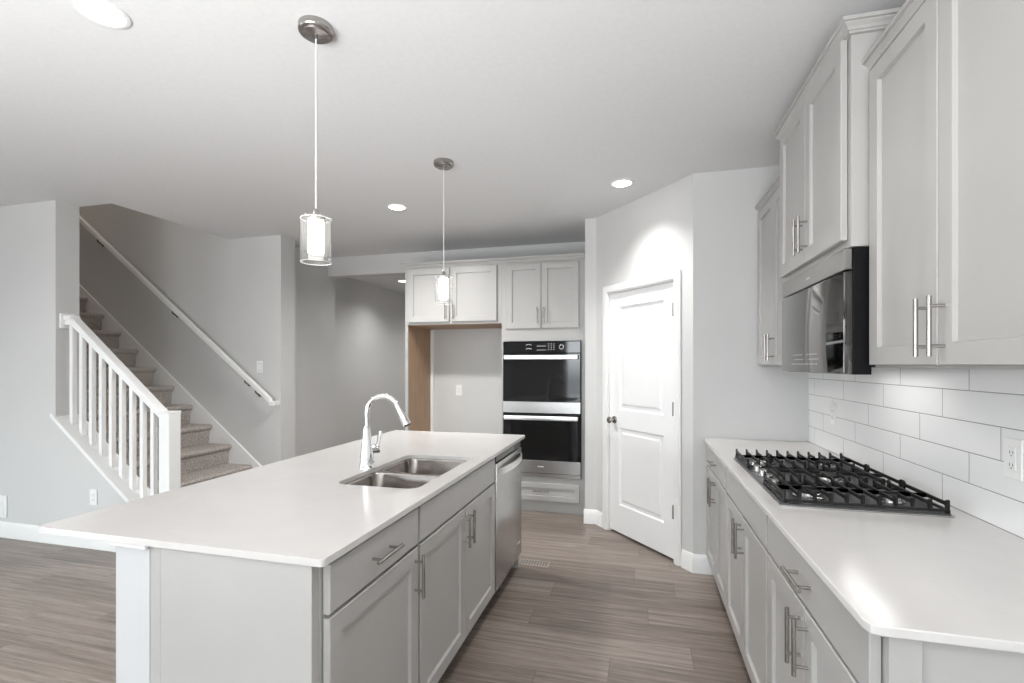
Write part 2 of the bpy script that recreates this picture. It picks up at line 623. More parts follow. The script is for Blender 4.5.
# low stair wall under the balusters, with its sloped cap
SL = 0.783
def knee(x):
    return 0.716 + SL * (-4.113 - x)
XN = -3.36
bm = N()
prism(bm, [(XS, 0), (XN, 0), (XN, knee(XN)), (XS, knee(XS))], 'y', YS, YS + TS)
struct('wall_stair_low', bm, 'wall_paint')
bm = N()
prism(bm, [(XS - 0.035, knee(XS - 0.035) - 0.005), (XN, knee(XN) - 0.005), (XN, knee(XN) + 0.028), (XS - 0.035, knee(XS - 0.035) + 0.028)], 'y', YS - 0.018, YS - 0.0005, 0.003)
prism(bm, [(XS, knee(XS)), (XN, knee(XN)), (XN, knee(XN) + 0.028), (XS, knee(XS) + 0.028)], 'y', YS - 0.0005, YS + TS + 0.012)
struct('trim_1', bm, 'white_trim', 'white sloped cap on the low stair wall')
# skirt board along the far stair wall
def skirt(x):
    return 0.384 + SL * (-3.681 - x)
bm = N()
x0, x1 = -3.40 - 0.07, XL
prism(bm, [(x0, 0), (x0, 0.13), (-3.681 + (0.384 - 0.13) / SL, 0.13), (x1, skirt(x1)), (x1, skirt(x1) - 0.5), (-3.9, 0)], 'y', YF - 0.018, YF, 0.0)
struct('trim_2', bm, 'white_trim', 'white skirt board rising along the far stair wall')

# baseboards
BBH = 0.125
def baseboard(name, p, q, out):
    """p->q along the wall foot, out = unit normal into the room"""
    bm = N()
    px, py = p
    qx, qy = q
    prof = [(0, 0), (0.014, 0), (0.014, BBH - 0.03), (0.009, BBH - 0.012), (0.005, BBH), (0, BBH)]
    t = bmesh.new()
    A = [t.verts.new((px + out[0] * a, py + out[1] * a, z)) for a, z in prof]
    B = [t.verts.new((qx + out[0] * a, qy + out[1] * a, z)) for a, z in prof]
    t.faces.new(A); t.faces.new(B[::-1])
    for i in range(len(A)):
        j = (i + 1) % len(A)
        t.faces.new((A[i], B[i], B[j], A[j]))
    bmesh.ops.recalc_face_normals(t, faces=t.faces[:])
    append(bm, t)
    struct(name, bm, 'white_trim')
# solve door position on the angled wall from the jambs' bearing
def s_at(u):
    a = math.radians(YAW)
    x = (u - 512) / FPX
    dx, dy = x * math.cos(a) - math.sin(a), x * math.sin(a) + math.cos(a)
    # A + s*t = k*d
    det = ux * (-dy) + dx * uy
    return (AX * dy - AY * dx) / det if abs(det) > 1e-9 else 0
S0, S1 = s_at(609.0), s_at(674.0)            # door slab edges
CW = 0.062
DH = 2.00
# angled wall, as a mesh in its own frame (x along the wall, -y into the room)
bm = N()
box(bm, 0, S0 - 0.018, 0, PW, 0, H)
box(bm, S1 + 0.018, L, 0, PW, 0, H)
box(bm, S0 - 0.018, S1 + 0.018, 0, PW, DH + 0.018, H)
wp = struct('wall_pantry', bm, 'wall_paint')
wp.location = (AX, AY, 0)
wp.rotation_euler = (0, 0, TH)

def wpt(s):
    return (AX + ux * s, AY + uy * s)
baseboard('baseboard_pantry', wpt(S1 + 0.018 + CW), wpt(L + 0.005), (nx, ny))
baseboard('baseboard_pantry_left', wpt(0.0), wpt(S0 - 0.018 - CW), (nx, ny))
baseboard('baseboard_return', (-0.475, AY), (AX + 0.004, AY), (0, -1))
baseboard('baseboard_side', (BX - 0.006, BY), (0.52, BY), (0, -1))
baseboard('baseboard_stair', (XL, YS), (XN, YS), (0, -1))
baseboard('baseboard_passage', (XH, YF + 0.205), (XH, YB + 0.15), (1, 0))
baseboard('baseboard_hall', (-4.17, YB + 0.2), (-4.17, 9.55), (1, 0))
baseboard('baseboard_stair_end', (XF, YF), (XF, YF + 0.205), (1, 0))

# ---- pantry door
door = thing('door_1', 'white two panel pantry door in the angled wall', 'door', (AX, AY, 0), TH)
del door['category']
door['kind'] = 'structure'
bm = N()
box(bm, S0 - 0.018, S0 - 0.002, -0.0, PW, 0.0, DH + 0.018)
box(bm, S1 + 0.002, S1 + 0.018, -0.0, PW, 0.0, DH + 0.018)
box(bm, S0 - 0.002, S1 + 0.002, -0.0, PW, DH + 0.003, DH + 0.018)
for (a, b) in ((S0 - 0.010 - CW, S0 - 0.010), (S1 + 0.010, S1 + 0.010 + CW)):
    box(bm, a, b, -0.017, 0.0, 0, DH + 0.010 + CW, 0.004)
    box(bm, a + 0.012, b - 0.012, -0.020, -0.0165, 0, DH + CW - 0.004, 0.001)
box(bm, S0 - 0.010, S1 + 0.010, -0.017, 0.0, DH + 0.010, DH + 0.010 + CW, 0.004)
box(bm, S0 - 0.02, S1 + 0.02, -0.020, -0.0165, DH + 0.022, DH + CW - 0.004, 0.001)
obj('door_casing', bm, 'white_trim', door)
bm = N()
Y0, Y1 = 0.012, 0.047                       # slab front, back
st = 0.115
zr = [0.018, 0.245, 0.885, 1.035, DH - 0.115, DH]
box(bm, S0, S0 + st, Y0, Y1, zr[0], DH)
box(bm, S1 - st, S1, Y0, Y1, zr[0], DH)
for a, b in ((zr[0], zr[1]), (zr[2], zr[3]), (zr[4], zr[5])):
    box(bm, S0 + st, S1 - st, Y0, Y1, a, b)
for a, b in ((zr[1], zr[2]), (zr[3], zr[4])):
    rings = []
    for ins, y in ((0, Y0), (0.012, Y0 + 0.011), (0.022, Y0 + 0.012), (0.034, Y0 + 0.011), (0.05, Y0 + 0.003)):
        rings.append([(S0 + st + ins, y, a + ins), (S1 - st - ins, y, a + ins), (S1 - st - ins, y, b - ins), (S0 + st + ins, y, b - ins)])
    loops(bm, rings)
dp = obj('door_panel', bm, 'door_white', door, 0.2)
bm = N()
mk = Matrix.Translation((S0 + 0.062, Y0, 0.945)) @ Matrix.Rotation(PI / 2, 4, 'X')
lathe(bm, [(0.032, 0), (0.032, 0.006), (0.026, 0.012), (0.012, 0.014), (0.011, 0.032), (0.020, 0.040), (0.027, 0.050), (0.028, 0.058), (0.022, 0.066), (0.010, 0.069)], 24, mk)
obj('door_knob', bm, 'nickel', dp, label='satin nickel round door knob')
for z in (0.36, 1.09, 1.80):
    bm = N()
    lathe(bm, [(0.009, -0.05), (0.012, -0.048), (0.012, 0.048), (0.009, 0.05)], 10, Matrix.Translation((S1 + 0.000, Y0 - 0.012, z)))
    box(bm, S1 - 0.006, S1 + 0.012, Y0 - 0.004, Y0 + 0.002, z - 0.043, z + 0.043)
    obj('hinge', bm, 'nickel', dp, label='brushed nickel hinge')

# ------------------------------------------------------------------ cabinets
def bar_pull(parent, x, y, z, vert, length=0.155, proj=0.034):
    """bar handle centred on x,z in front of plane y"""
    bm = N()
    h = length / 2
    p = h - 0.026
    if vert:
        tube(bm, [(x, y - proj, z - h), (x, y - proj, z + h)], 0.006, 12)
        for s in (-p, p):
            tube(bm, [(x, y, z + s), (x, y - proj, z + s)], 0.0048, 10)
    else:
        tube(bm, [(x - h, y - proj, z), (x + h, y - proj, z)], 0.006, 12)
        for s in (-p, p):
            tube(bm, [(x + s, y, z), (x + s, y - proj, z)], 0.0048, 10)
    return obj('handle', bm, 'nickel', parent, label='brushed nickel bar handle')

def shaker(parent, name, x0, x1, z0, z1, y=0.0, t=0.02, st=0.057, flat=False):
    bm = N()
    def ring(i, yy):
        return [(x0 + i, yy, z0 + i), (x1 - i, yy, z0 + i), (x1 - i, yy, z1 - i), (x0 + i, yy, z1 - i)]
    y = y - 0.003
    rs = [ring(0, y), ring(0, y - t + 0.0025), ring(0.0025, y - t)]
    if not flat:
        rs += [ring(st, y - t), ring(st + 0.0025, y - t + 0.012)]
    loops(bm, rs, True, True)
    return obj(name, bm, 'cabinet_paint', parent, 0.2)

def base_cabinet(label, loc, rz, w, depth, drawer, doors, end=None, drawer_handle=True, group=None, hollow=False):
    t = thing('base_cabinet', label, 'cabinet', loc, rz, group)
    bm = N()
    top = 0.892
    if hollow:                               # open inside for the sink bowls
        box(bm, 0.0006, 0.018, 0.0, depth, 0.11, top)
        box(bm, w - 0.018, w - 0.0006, 0.0, depth, 0.11, top)
        box(bm, 0.018, w - 0.018, 0.0, depth, 0.11, 0.128)
        box(bm, 0.018, w - 0.018, depth - 0.012, depth, 0.128, top)
        box(bm, 0.018, w - 0.018, 0.0, 0.018, 0.128, top)
    else:
        box(bm, 0.0006, w - 0.0006, 0.0, depth, 0.11, top, 0.001)
    if end == 'left':
        box(bm, -0.018, 0.0, 0.0, depth, 0.0, top, 0.001)
        box(bm, -0.018, 0.0006, 0.0, 0.07, 0.0, 0.11)
    obj('cabinet_box', bm, 'cabinet_paint', t, 0.2)
    bm = N()
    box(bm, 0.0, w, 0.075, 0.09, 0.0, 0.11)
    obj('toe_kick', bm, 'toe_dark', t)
    return t

def fit_fronts(t, w, drawer, doors, hinge='l', dr_handle=True, m=0.010, zt=0.880):
    if drawer:
        d = shaker(t, 'drawer_front', m, w - m, 0.748, zt, flat=True)
        if dr_handle:
            bar_pull(d, w / 2, -0.023, 0.814, False)
        dz = 0.737
    else:
        dz = zt
    if doors == 1:
        d = shaker(t, 'door', m, w - m, 0.122, dz)
        hx = w - m - 0.029 if hinge == 'l' else m + 0.029
        bar_pull(d, hx, -0.023, dz - 0.095, True)
    else:
        c = w / 2
        d = shaker(t, 'door', m, c - 0.002, 0.122, dz)
        bar_pull(d, c - 0.002 - 0.029, -0.023, dz - 0.095, True)
        d = shaker(t, 'door', c + 0.002, w - m, 0.122, dz)
        bar_pull(d, c + 0.002 + 0.029, -0.023, dz - 0.095, True)

# --- island (faces +x)
IXf = -0.808                                # face-frame plane
IYn, IYf = 1.0603, 3.309
IXl, IXr = -1.7743, -0.7698
c1 = base_cabinet('grey island cabinet at the near corner, one drawer over one door', (IXf, 1.10, 0), PI / 2, 0.548, 0.572, 1, 1, None)
fit_fronts(c1, 0.548, 1, 1)
bm = N()
box(bm, -0.030, -0.0002, 0.002, 0.497, 0.0, 0.892, 0.0015)
box(bm, -0.016, -0.0002, 0.512, 0.536, 0.0, 0.892, 0.002)
obj('end_panel', bm, 'cabinet_paint', c1)
c2 = base_cabinet('grey sink base in the island with plain false drawer front over two doors', (IXf, 1.648, 0), PI / 2, 0.980, 0.572, 1, 2, None, hollow=True)
fit_fronts(c2, 0.980, 1, 2, dr_handle=False)
bm = N()
box(bm, -1.51, -1.381, 1.10, 3.285, 0, 0.892)
struct('wall_island', bm, 'island_white', 'white half wall under the island overhang')
bm = N()
box(bm, -1.525, -1.3805, 1.088, 1.0995, 0.868, 0.8935, 0.003)
box(bm, -1.5245, -1.5105, 1.0995, 3.295, 0.868, 0.8935, 0.003)
struct('trim_3', bm, 'white_trim', 'thin white trim under the island worktop')
# end panel at the far side of the dishwasher
ep = thing('island_end_panel', 'grey panel closing the island beside the dishwasher', 'panel', (IXf, 3.252, 0), PI / 2)
bm = N()
box(bm, 0, 0.03, 0.0, 0.572, 0.0, 0.892, 0.001)
obj('panel', bm, 'cabinet_paint', ep)

def worktop(name, outer, holes, label, off):
    bm = N()
    slab(bm, outer, holes, 0.894, 0.914)
    o = obj(name, bm, 'quartz', None, 0.5)
    bv = o.modifiers.new('bevel', 'BEVEL')
    bv.width = 0.0025
    bv.segments = 2
    bv.limit_method = 'ANGLE'
    bv.angle_limit = 0.9
    return tag(o, label, 'countertop')
SX0, SX1, SY0, SY1 = -1.222, -0.852, 1.755, 2.44
SYD = 2.085
worktop('island_countertop', rrect(IXl, IXr, IYn, IYf, 0.012, 4), [rrect(SX0, SX1, SY0, SY1, 0.05, 8)[::-1]],
        'long white quartz island worktop with a sink cut into it', 0)

# --- sink
sink = thing('kitchen_sink', 'stainless steel double bowl sink set into the island', 'sink', ((SX0 + SX1) / 2, SYD, 0.70))
ox, oy, oz = sink.location
def sh(pts, z):
    return [(p[0] - ox, p[1] - oy, z - oz) for p in pts]
bm = N()
bowls = [(SX0 + 0.004, SX1 - 0.004, SY0 + 0.004, SYD - 0.011), (SX0 + 0.004, SX1 - 0.004, SYD + 0.011, SY1 - 0.004)]
slab(bm, [(p[0] - ox, p[1] - oy) for p in rrect(SX0 - 0.02, SX1 + 0.02, SY0 - 0.02, SY1 + 0.02, 0.08, 8)],
     [[(p[0] - ox, p[1] - oy) for p in rrect(*b, 0.046, 8)][::-1] for b in bowls], 0.8915 - oz, 0.8935 - oz)
obj('rim', bm, 'sink_steel', sink)
for b in bowls:
    bm = N()
    rings = [sh(rrect(*b, 0.046, 8), 0.8925)]
    for ins, z in ((0.003, 0.885), (0.008, 0.76), (0.014, 0.735), (0.03, 0.718), (0.06, 0.712)):
        rings.append(sh(rrect(b[0] + ins, b[1] - ins, b[2] + ins, b[3] - ins, max(0.05 - ins * 0.3, 0.03), 8), z))
    loops(bm, rings)
    bs = obj('basin', bm, 'sink_steel', sink, 1.2)
    bm = N()
    cx, cy = (b[0] + b[1]) / 2 - ox, (b[2] + b[3]) / 2 - oy
    lathe(bm, [(0.044, 0.713 - oz), (0.044, 0.7155 - oz), (0.036, 0.7155 - oz), (0.030, 0.7135 - oz)], 24, Matrix.Translation((cx, cy, 0)))
    obj('drain', bm, 'steel', bs)

# --- faucet
fx, fy = -1.253, 2.057
fa = thing('kitchen_faucet', 'tall chrome gooseneck pull-down faucet behind the island sink', 'faucet', (fx, fy, 0.914))
bm = N()
lathe(bm, [(0.037, 0.0), (0.037, 0.005), (0.034, 0.010), (0.0335, 0.03), (0.031, 0.06), (0.0265, 0.10), (0.021, 0.145), (0.0165, 0.185), (0.0145, 0.198), (0.0125, 0.20)], 28)
obj('faucet_body', bm, 'chrome', fa)
bm = N()
pts = [(0, 0, 0.18), (0, 0, 0.22), (0, 0, 0.262)]
Rr = 0.084
for i in range(1, 15):
    a = PI - i * (PI * 0.86) / 14
    pts.append((Rr + Rr * math.cos(a), 0, 0.262 + Rr * math.sin(a)))
pts[0:0] = []
tube(bm, pts, 0.0115, 16)
gn = obj('gooseneck', bm, 'chrome', fa, 1.0)
pe, pd = Vector(pts[-1]), (Vector(pts[-1]) - Vector(pts[-2])).normalized()
bm = N()
tube(bm, [pe - pd * 0.012, pe + pd * 0.002, pe + pd * 0.01, pe + pd * 0.05, pe + pd * 0.095, pe + pd * 0.10], [0.0135, 0.0135, 0.0145, 0.0165, 0.0205, 0.0185], 20)
hd = obj('spray_head', bm, 'chrome', fa, 0.7)
bm = N()
tube(bm, [pe + pd * 0.0995, pe + pd * 0.103], 0.0165, 18)
obj('nozzle', bm, 'rubber_dark', hd)
bm = N()
tube(bm, [(0.010, 0.018, 0.082), (0.019, 0.034, 0.082), (0.028, 0.051, 0.082), (0.030, 0.055, 0.082)], [0.019, 0.021, 0.021, 0.016], 18)
tube(bm, [(0.026, 0.047, 0.09), (0.030, 0.055, 0.120), (0.034, 0.062, 0.155), (0.035, 0.064, 0.170)], [0.011, 0.009, 0.0105, 0.007], 12)
obj('lever', bm, 'chrome', fa, 0.9)

# --- dishwasher (faces +x)
dw = thing('dishwasher', 'stainless steel dishwasher built into the far end of the island', 'dishwasher', (IXf, 2.634, 0), PI / 2)
wd = 0.612
bm = N(); box(bm, 0.004, wd - 0.004, 0.002, 0.56, 0.10, 0.885)
obj('tub', bm, 'black_plastic', dw)
bm = N(); box(bm, 0.006, wd - 0.006, -0.027, 0.001, 0.118, 0.842, 0.005, seg=2)
dd = obj('dishwasher_door', bm, 'steel', dw)
bm = N(); box(bm, 0.006, wd - 0.006, -0.020, 0.001, 0.846, 0.884, 0.003)
obj('control_strip', bm, 'black_glass', dw)
bm = N()
pts = []
for i in range(13):
    k = i / 12
    pts.append((0.03 + (wd - 0.06) * k, -0.030 - 0.040 * math.sin(PI * k) ** 0.6 if 0 < k < 1 else -0.028, 0.792))
t2 = bmesh.new()
rings = []
for x, y, z in pts:
    rings.append([(x, y, z - 0.019), (x, y + 0.010, z - 0.017), (x, y + 0.010, z + 0.017), (x, y, z + 0.019)])
loops(bm, rings, True, True)
t2.free()
obj('handle', bm, 'steel_bright', dd, 0.7, label='bowed steel bar handle')
bm = N(); box(bm, 0.50, 0.56, -0.0285, -0.0268, 0.205, 0.213, 0.0005)
obj('badge', bm, 'mark_light', dd)
bm = N(); box(bm, 0.004, wd - 0.004, 0.06, 0.075, 0.0, 0.098)
obj('kick_plate', bm, 'black_plastic', dw)
# floor register at the island's far corner
fr = thing('floor_register', 'wood coloured slotted floor register by the island corner', 'vent', (-0.74, 3.36, 0))
bm = N(); box(bm, -0.13, 0.13, -0.05, 0.05, 0.0, 0.004, 0.0015)
obj('frame', bm, 'vent_wood', fr)
bm = N()
for i in range(12):
    x = -0.11 + i * 0.02
    box(bm, x - 0.006, x + 0.006, -0.035, 0.035, 0.0041, 0.0046)
obj('slots', bm, 'slot_grey', fr)

# --- right-hand base run (faces -x)
RXf = 0.462
RYn = 1.0584
YE = 1.092
runs = [
    (BY - 0.004, 0.750, 'grey base cabinet against the pantry wall, drawer over two doors', True),
    (BY - 0.754, 0.841, 'grey base cabinet under the cooktop, plain false drawer front over two doors', False),
    (BY - 1.595, BY - 1.595 - YE, 'grey base cabinet at the near end of the cooktop run, drawer over two doors', True),
]
for y, w, lab, hd_ in runs:
    t = base_cabinet(lab, (RXf, y, 0), -PI / 2, w, XW - RXf - 0.002, 1, 2)
    fit_fronts(t, w, 1, 2, dr_handle=hd_)
    last = t
bm = N()
wl = runs[2][1]
box(bm, wl, wl + 0.006, 0.0, XW - RXf - 0.002, 0.0, 0.892)
box(bm, wl + 0.006, wl + 0.014, 0.0, 0.055, 0.0, 0.892, 0.0015)
box(bm, wl + 0.006, wl + 0.014, XW - RXf - 0.06, XW - RXf - 0.002, 0.0, 0.892, 0.0015)
obj('end_panel', bm, 'cabinet_paint', last)
outer = [(0.4197, BY - 0.001), (0.4197, RYn + 0.022), (0.4262, RYn + 0.006), (0.4417, RYn), (XW - 0.0095, RYn), (XW - 0.0095, BY - 0.001)]
worktop('counter_countertop', outer, [], 'white quartz worktop along the right wall holding the gas cooktop', 0)
# backsplash
bm = N(); box(bm, XW - 0.009, XW, RYn, BY, 0.895, 1.3945)
struct('wall_backsplash', bm, 'subway_tile', 'white subway tile backsplash')

# --- upper cabinets on the right wall
def crown(bm, path, z0):
    """path: open polyline of (x,y) in local space, outside to the left of travel; stepped crown profile"""
    prof = [(0.0, 0.0), (0.011, 0.0), (0.011, 0.009), (0.0155, 0.0095), (0.019, 0.019), (0.029, 0.027), (0.029, 0.032), (0.037, 0.033), (0.037, 0.046), (0.0, 0.046)]
    t = bmesh.new()
    P = [Vector(p) for p in path]
    rings = []
    for i, p in enumerate(P):
        n1 = n2 = None
        if i > 0:
            d = (P[i] - P[i - 1]).normalized()
            n1 = Vector((-d.y, d.x))
        if i < len(P) - 1:
            d = (P[i + 1] - P[i]).normalized()
            n2 = Vector((-d.y, d.x))
        if n1 is None:
            off = n2
        elif n2 is None:
            off = n1
        else:
            s = n1 + n2
            off = s / (1 + n1.dot(n2))
        rings.append([t.verts.new((p.x + off.x * a, p.y + off.y * a, z0 + z)) for a, z in prof])
    for a, b in zip(rings, rings[1:]):
        n = len(a)
        for i in range(n):
            t.faces.new((a[i], b[i], b[(i + 1) % n], a[(i + 1) % n]))
    t.faces.new(rings[0]); t.faces.new(rings[-1][::-1])
    bmesh.ops.recalc_face_normals(t, faces=t.faces[:])
    append(bm, t)

def upper(label, loc, rz, w, depth, z0, z1, splits=2, crown_sides=(True, True), m=0.012, botm=0.010, topm=0.012, hz=0.10, gap=0.002, crown_on=True):
    t = thing('wall_cabinet', label, 'cabinet', loc, rz)
    bm = N(); box(bm, 0.0005, w - 0.0005, 0, depth, z0, z1, 0.001)
    obj('cabinet_box', bm, 'cabinet_paint', t, 0.2)
    c = w / 2
    d = shaker(t, 'door', m, c - gap, z0 + botm, z1 - topm)
    bar_pull(d, c - gap - 0.029, -0.023, z0 + botm + hz, True)
    d = shaker(t, 'door', c + gap, w - m, z0 + botm, z1 - topm)
    bar_pull(d, c + gap + 0.029, -0.023, z0 + botm + hz, True)
    if crown_on:
        bm = N()
        path = [(w, 0), (0, 0)]
        if crown_sides[1]:
            path = [(w, depth)] + path
        if crown_sides[0]:
            path = path + [(0, depth)]
        crown(bm, [(x, y) for x, y in path][::-1] if False else path, z1 - 0.008)
        obj('crown_molding', bm, 'cabinet_paint', t, 0.2)
    return t
UXf, MXf = 0.773, 0.705
ZU = 1.395
upper('narrow grey wall cabinet between the pantry wall and the microwave', (UXf, BY - 0.002, 0), -PI / 2, BY - 0.002 - 2.718, XW - UXf - 0.001, ZU, 2.405, crown_sides=(False, False))
upper('taller grey wall cabinet above the microwave', (MXf, 2.716, 0), -PI / 2, 0.812, XW - MXf - 0.001, 1.812, 2.545, m=0.026, botm=0.028, topm=0.006, hz=0.115)
upper('large grey wall cabinet at the near end of the right wall', (UXf, 1.898, 0), -PI / 2, 0.80, XW - UXf - 0.001, ZU, 2.405, crown_sides=(True, True))

# --- microwave (faces -x)
mw = thing('microwave', 'black over-the-range microwave hung under the taller wall cabinet', 'microwave', (MXf, 2.660, 1.372), -PI / 2)
ww, mh = 0.752, 0.437
bm = N(); box(bm, 0, ww, 0.006, 0.062, 0, mh, 0.002); box(bm, 0, ww, 0.061, XW - MXf - 0.012, 0.028, mh, 0.002)
obj('microwave_body', bm, 'black_plastic', mw)
bm = N(); box(bm, 0.001, ww - 0.001, -0.020, 0.0055, mh - 0.075, mh - 0.001, 0.003)
obj('top_strip', bm, 'steel_dark', mw, label='stainless steel strip')
bm = N(); box(bm, 0.001, ww - 0.001, -0.022, 0.0055, 0.003, mh - 0.082, 0.004, seg=2)
md = obj('microwave_door', bm, 'mirror_glass', mw, label='dark mirrored glass door')
bm = N()
for r, (n, x0) in enumerate(((12, 0.24), (12, 0.26), (13, 0.22))):
    for i in range(n):
        if i in (5, 6) and r < 2:
            continue
        x = x0 + i * 0.026 - 0.05
        box(bm, x, x + 0.010, -0.0226, -0.0219, 0.075 - r * 0.02, 0.079 - r * 0.02)
obj('keypad_marks', bm, 'mark_light', md)
bm = N(); box(bm, 0.36, 0.40, -0.0206, -0.0199, mh - 0.045, mh - 0.038)
obj('badge', bm, 'mark_light', mw)
bm = N(); box(bm, 0.02, ww - 0.02, 0.08, XW - MXf - 0.05, 0.024, 0.0278)
obj('vent_grille', bm, 'slot_grey', mw)
wl_ = area('cooktop_lamp', (ww / 2, 0.20, 0.020), (0, 0, 0), 0.45, 0.06, 0.55, (1.0, 0.98, 0.95))
wl_.parent = mw

# --- gas cooktop
ck = thing('gas_cooktop', 'black five burner gas cooktop set in the right worktop', 'cooktop', (0.737, 2.305, 0.914))
CYn_, CYf_, CX0, CX1 = -0.445, 0.450, -0.262, 0.247
bm = N()
slab(bm, rrect(CX0, CX1, CYn_, CYf_, 0.015, 4), [], 0.0003, 0.006)
obj('cooktop_rim', bm, 'steel', ck, label='thin stainless steel rim')
bm = N()
loops(bm, [[(p[0], p[1], z) for p in rrect(CX0 + i, CX1 - i, CYn_ + i, CYf_ - i, 0.012, 4)] for i, z in ((0.006, 0.0062), (0.007, 0.010), (0.012, 0.0115), (0.03, 0.0085))], True, True)
obj('cooktop_pan', bm, 'burner_enamel', ck)
burners = [(-0.135, -0.31, 0.042), (0.12, -0.31, 0.034), (0.03, 0.0, 0.052), (-0.135, 0.31, 0.036), (0.12, 0.31, 0.046)]
for x, y, r in burners:
    bm = N()
    lathe(bm, [(r * 1.25, 0.009), (r * 1.25, 0.014), (r * 1.05, 0.018), (r * 1.0, 0.026), (r * 0.9, 0.028)], 24, Matrix.Translation((x, y, 0)))
    bo = obj('burner', bm, 'steel', ck)
    bm = N()
    lathe(bm, [(r * 0.85, 0.0282), (r * 0.88, 0.031), (r * 0.86, 0.035), (r * 0.6, 0.037), (0.004, 0.037)], 24, Matrix.Translation((x, y, 0)))
    obj('burner_cap', bm, 'cast_iron', bo)
for i in range(5):
    bm = N()
    lathe(bm, [(0.021, 0.009), (0.021, 0.013), (0.0185, 0.015), (0.017, 0.034), (0.015, 0.036), (0.003, 0.036)], 20, Matrix.Translation((-0.218, -0.185 + i * 0.0925, 0)))
    box(bm, -0.236, -0.200, -0.188 + i * 0.0925, -0.182 + i * 0.0925, 0.034, 0.041, 0.001)
    obj('knob', bm, 'steel', ck, label='steel control knob')
def grate(y0, y1, x0, x1, burn, n):
    bm = N()
    w = 0.005
    for x in (x0, x1):                       # low perimeter rail
        box(bm, x - w, x + w, y0, y1, 0.016, 0.024, 0.0015)
    for y in (y0 + w, y1 - w):
        box(bm, x0, x1, y - w, y + w, 0.016, 0.024, 0.0015)
    for i in range(n):                       # fingers along y with upturned ends
        x = x0 + (x1 - x0) * i / (n - 1)
        segs = [(y0 + 0.002, y1 - 0.002)]
        for bx_, by_, r in burn:
            if abs(x - bx_) < r * 0.95:
                g = r * 0.75
                ns = []
                for a, b in segs:
                    ns += [(a, by_ - g), (by_ + g, b)] if a < by_ - g and b > by_ + g else [(a, b)]
                segs = ns
        for a, b in segs:
            prism(bm, [(a, 0.034), (b, 0.034), (b, 0.046), (a, 0.046)], 'x', x - 0.0031, x + 0.0031)
        for y, d in ((y0 + 0.0015, 1), (y1 - 0.0015, -1)):
            prism(bm, [(y, 0.020), (y + d * 0.012, 0.020), (y + d * 0.020, 0.046), (y + d * 0.004, 0.055), (y, 0.053)], 'x', x - 0.0035, x + 0.0035)
    for bx_, by_, r in burn:                 # cross bars towards the burner
        box(bm, x0, bx_ - r * 0.6, by_ - 0.004, by_ + 0.004, 0.032, 0.045)
        box(bm, bx_ + r * 0.6, x1, by_ - 0.004, by_ + 0.004, 0.032, 0.045)
    for x in (x0, x1):
        for y in (y0 + 0.008, y1 - 0.008):
            box(bm, x - 0.006, x + 0.006, y - 0.006, y + 0.006, 0.0095, 0.020, 0.002)
    obj('grate', bm, 'cast_iron', ck)
grate(-0.436, -0.150, -0.246, 0.230, burners[0:2], 11)
grate(-0.146, 0.146, -0.172, 0.230, burners[2:3], 8)
grate(0.150, 0.436, -0.246, 0.230, burners[3:5], 11)

# ------------------------------------------------------------------ oven wall (faces -y)
OY = 4.533                                   # face-frame plane
OXl, OXm, OXr = -2.320, -1.290, -0.500
ot = thing('oven_cabinet', 'tall grey oven cabinet holding the double oven beside the pantry', 'cabinet', (OXm, OY, 0))
w = OXr - OXm
bm = N()
D = YB - OY - 0.002
ZO0, ZO1 = 0.340, 1.628
ol, orr = -1.268 - OXm, -0.524 - OXm
box(bm, 0, ol - 0.006, 0, D, 0.10, 2.40)
box(bm, orr + 0.006, w, 0, D, 0.10, 2.40)
box(bm, ol - 0.006, orr + 0.006, 0, D, 0.10, ZO0 - 0.004)
box(bm, ol - 0.006, orr + 0.006, 0, D, ZO1 + 0.004, 2.40)
box(bm, ol - 0.006, orr + 0.006, D - 0.02, D, ZO0, ZO1)
obj('cabinet_box', bm, 'cabinet_paint', ot, 0.2)
bm = N(); box(bm, 0, w, 0.03, 0.045, 0.0, 0.0995)
obj('toe_kick', bm, 'cabinet_paint', ot)
bm = N(); box(bm, w, 0.03 + w, 0.004, 0.02, 0.0, 2.40)
obj('filler_strip', bm, 'cabinet_paint', ot)
d = shaker(ot, 'drawer_front', 0.045, w - 0.035, 0.118, 0.285, st=0.045)
bar_pull(d, w / 2, -0.023 + 0.0085, 0.212, False, 0.16)
zt0, zt1 = 1.752, 2.372
cw = 0.393
d = shaker(ot, 'door', 0.050, cw - 0.002, zt0, zt1)
bar_pull(d, cw - 0.031, -0.023, zt0 + 0.12, True)
d = shaker(ot, 'door', cw + 0.002, w - 0.040, zt0, zt1)
bar_pull(d, cw + 0.031, -0.023, zt0 + 0.12, True)
bm = N(); crown(bm, [(w + 0.03, 0), (0.0, 0)], 2.392)
obj('crown_molding', bm, 'cabinet_paint', ot, 0.2)

# fridge surround
ft = thing('fridge_surround_cabinet', 'grey two door cabinet bridging the empty fridge space', 'cabinet', (OXl, OY, 0))
w = OXm - OXl - 0.001
bm = N()
box(bm, 0.02, w, 0, D, 1.812, 2.40, 0.001)
obj('cabinet_box', bm, 'cabinet_paint', ft, 0.2)
bm = N(); box(bm, 0.0, 0.0195, 0.0, D, 0.0, 2.40, 0.001)
obj('side_panel', bm, 'cabinet_paint', ft)
bm = N(); box(bm, 0.0196, 0.0245, 0.022, D - 0.001, 0.0, 1.811)
obj('side_panel_inner', bm, 'wood_panel', ft, label='unpainted tan wood inner face')
bm = N(); box(bm, 0.0196, 0.03, 0.0, 0.0215, 0.0, 1.811)
obj('front_edge', bm, 'cabinet_paint', ft)
bm = N(); box(bm, 0.0246, w - 0.005, 0.022, D - 0.001, 1.806, 1.8116)
obj('cabinet_underside', bm, 'wood_panel', ft, label='unpainted tan wood underside')
c = 0.5
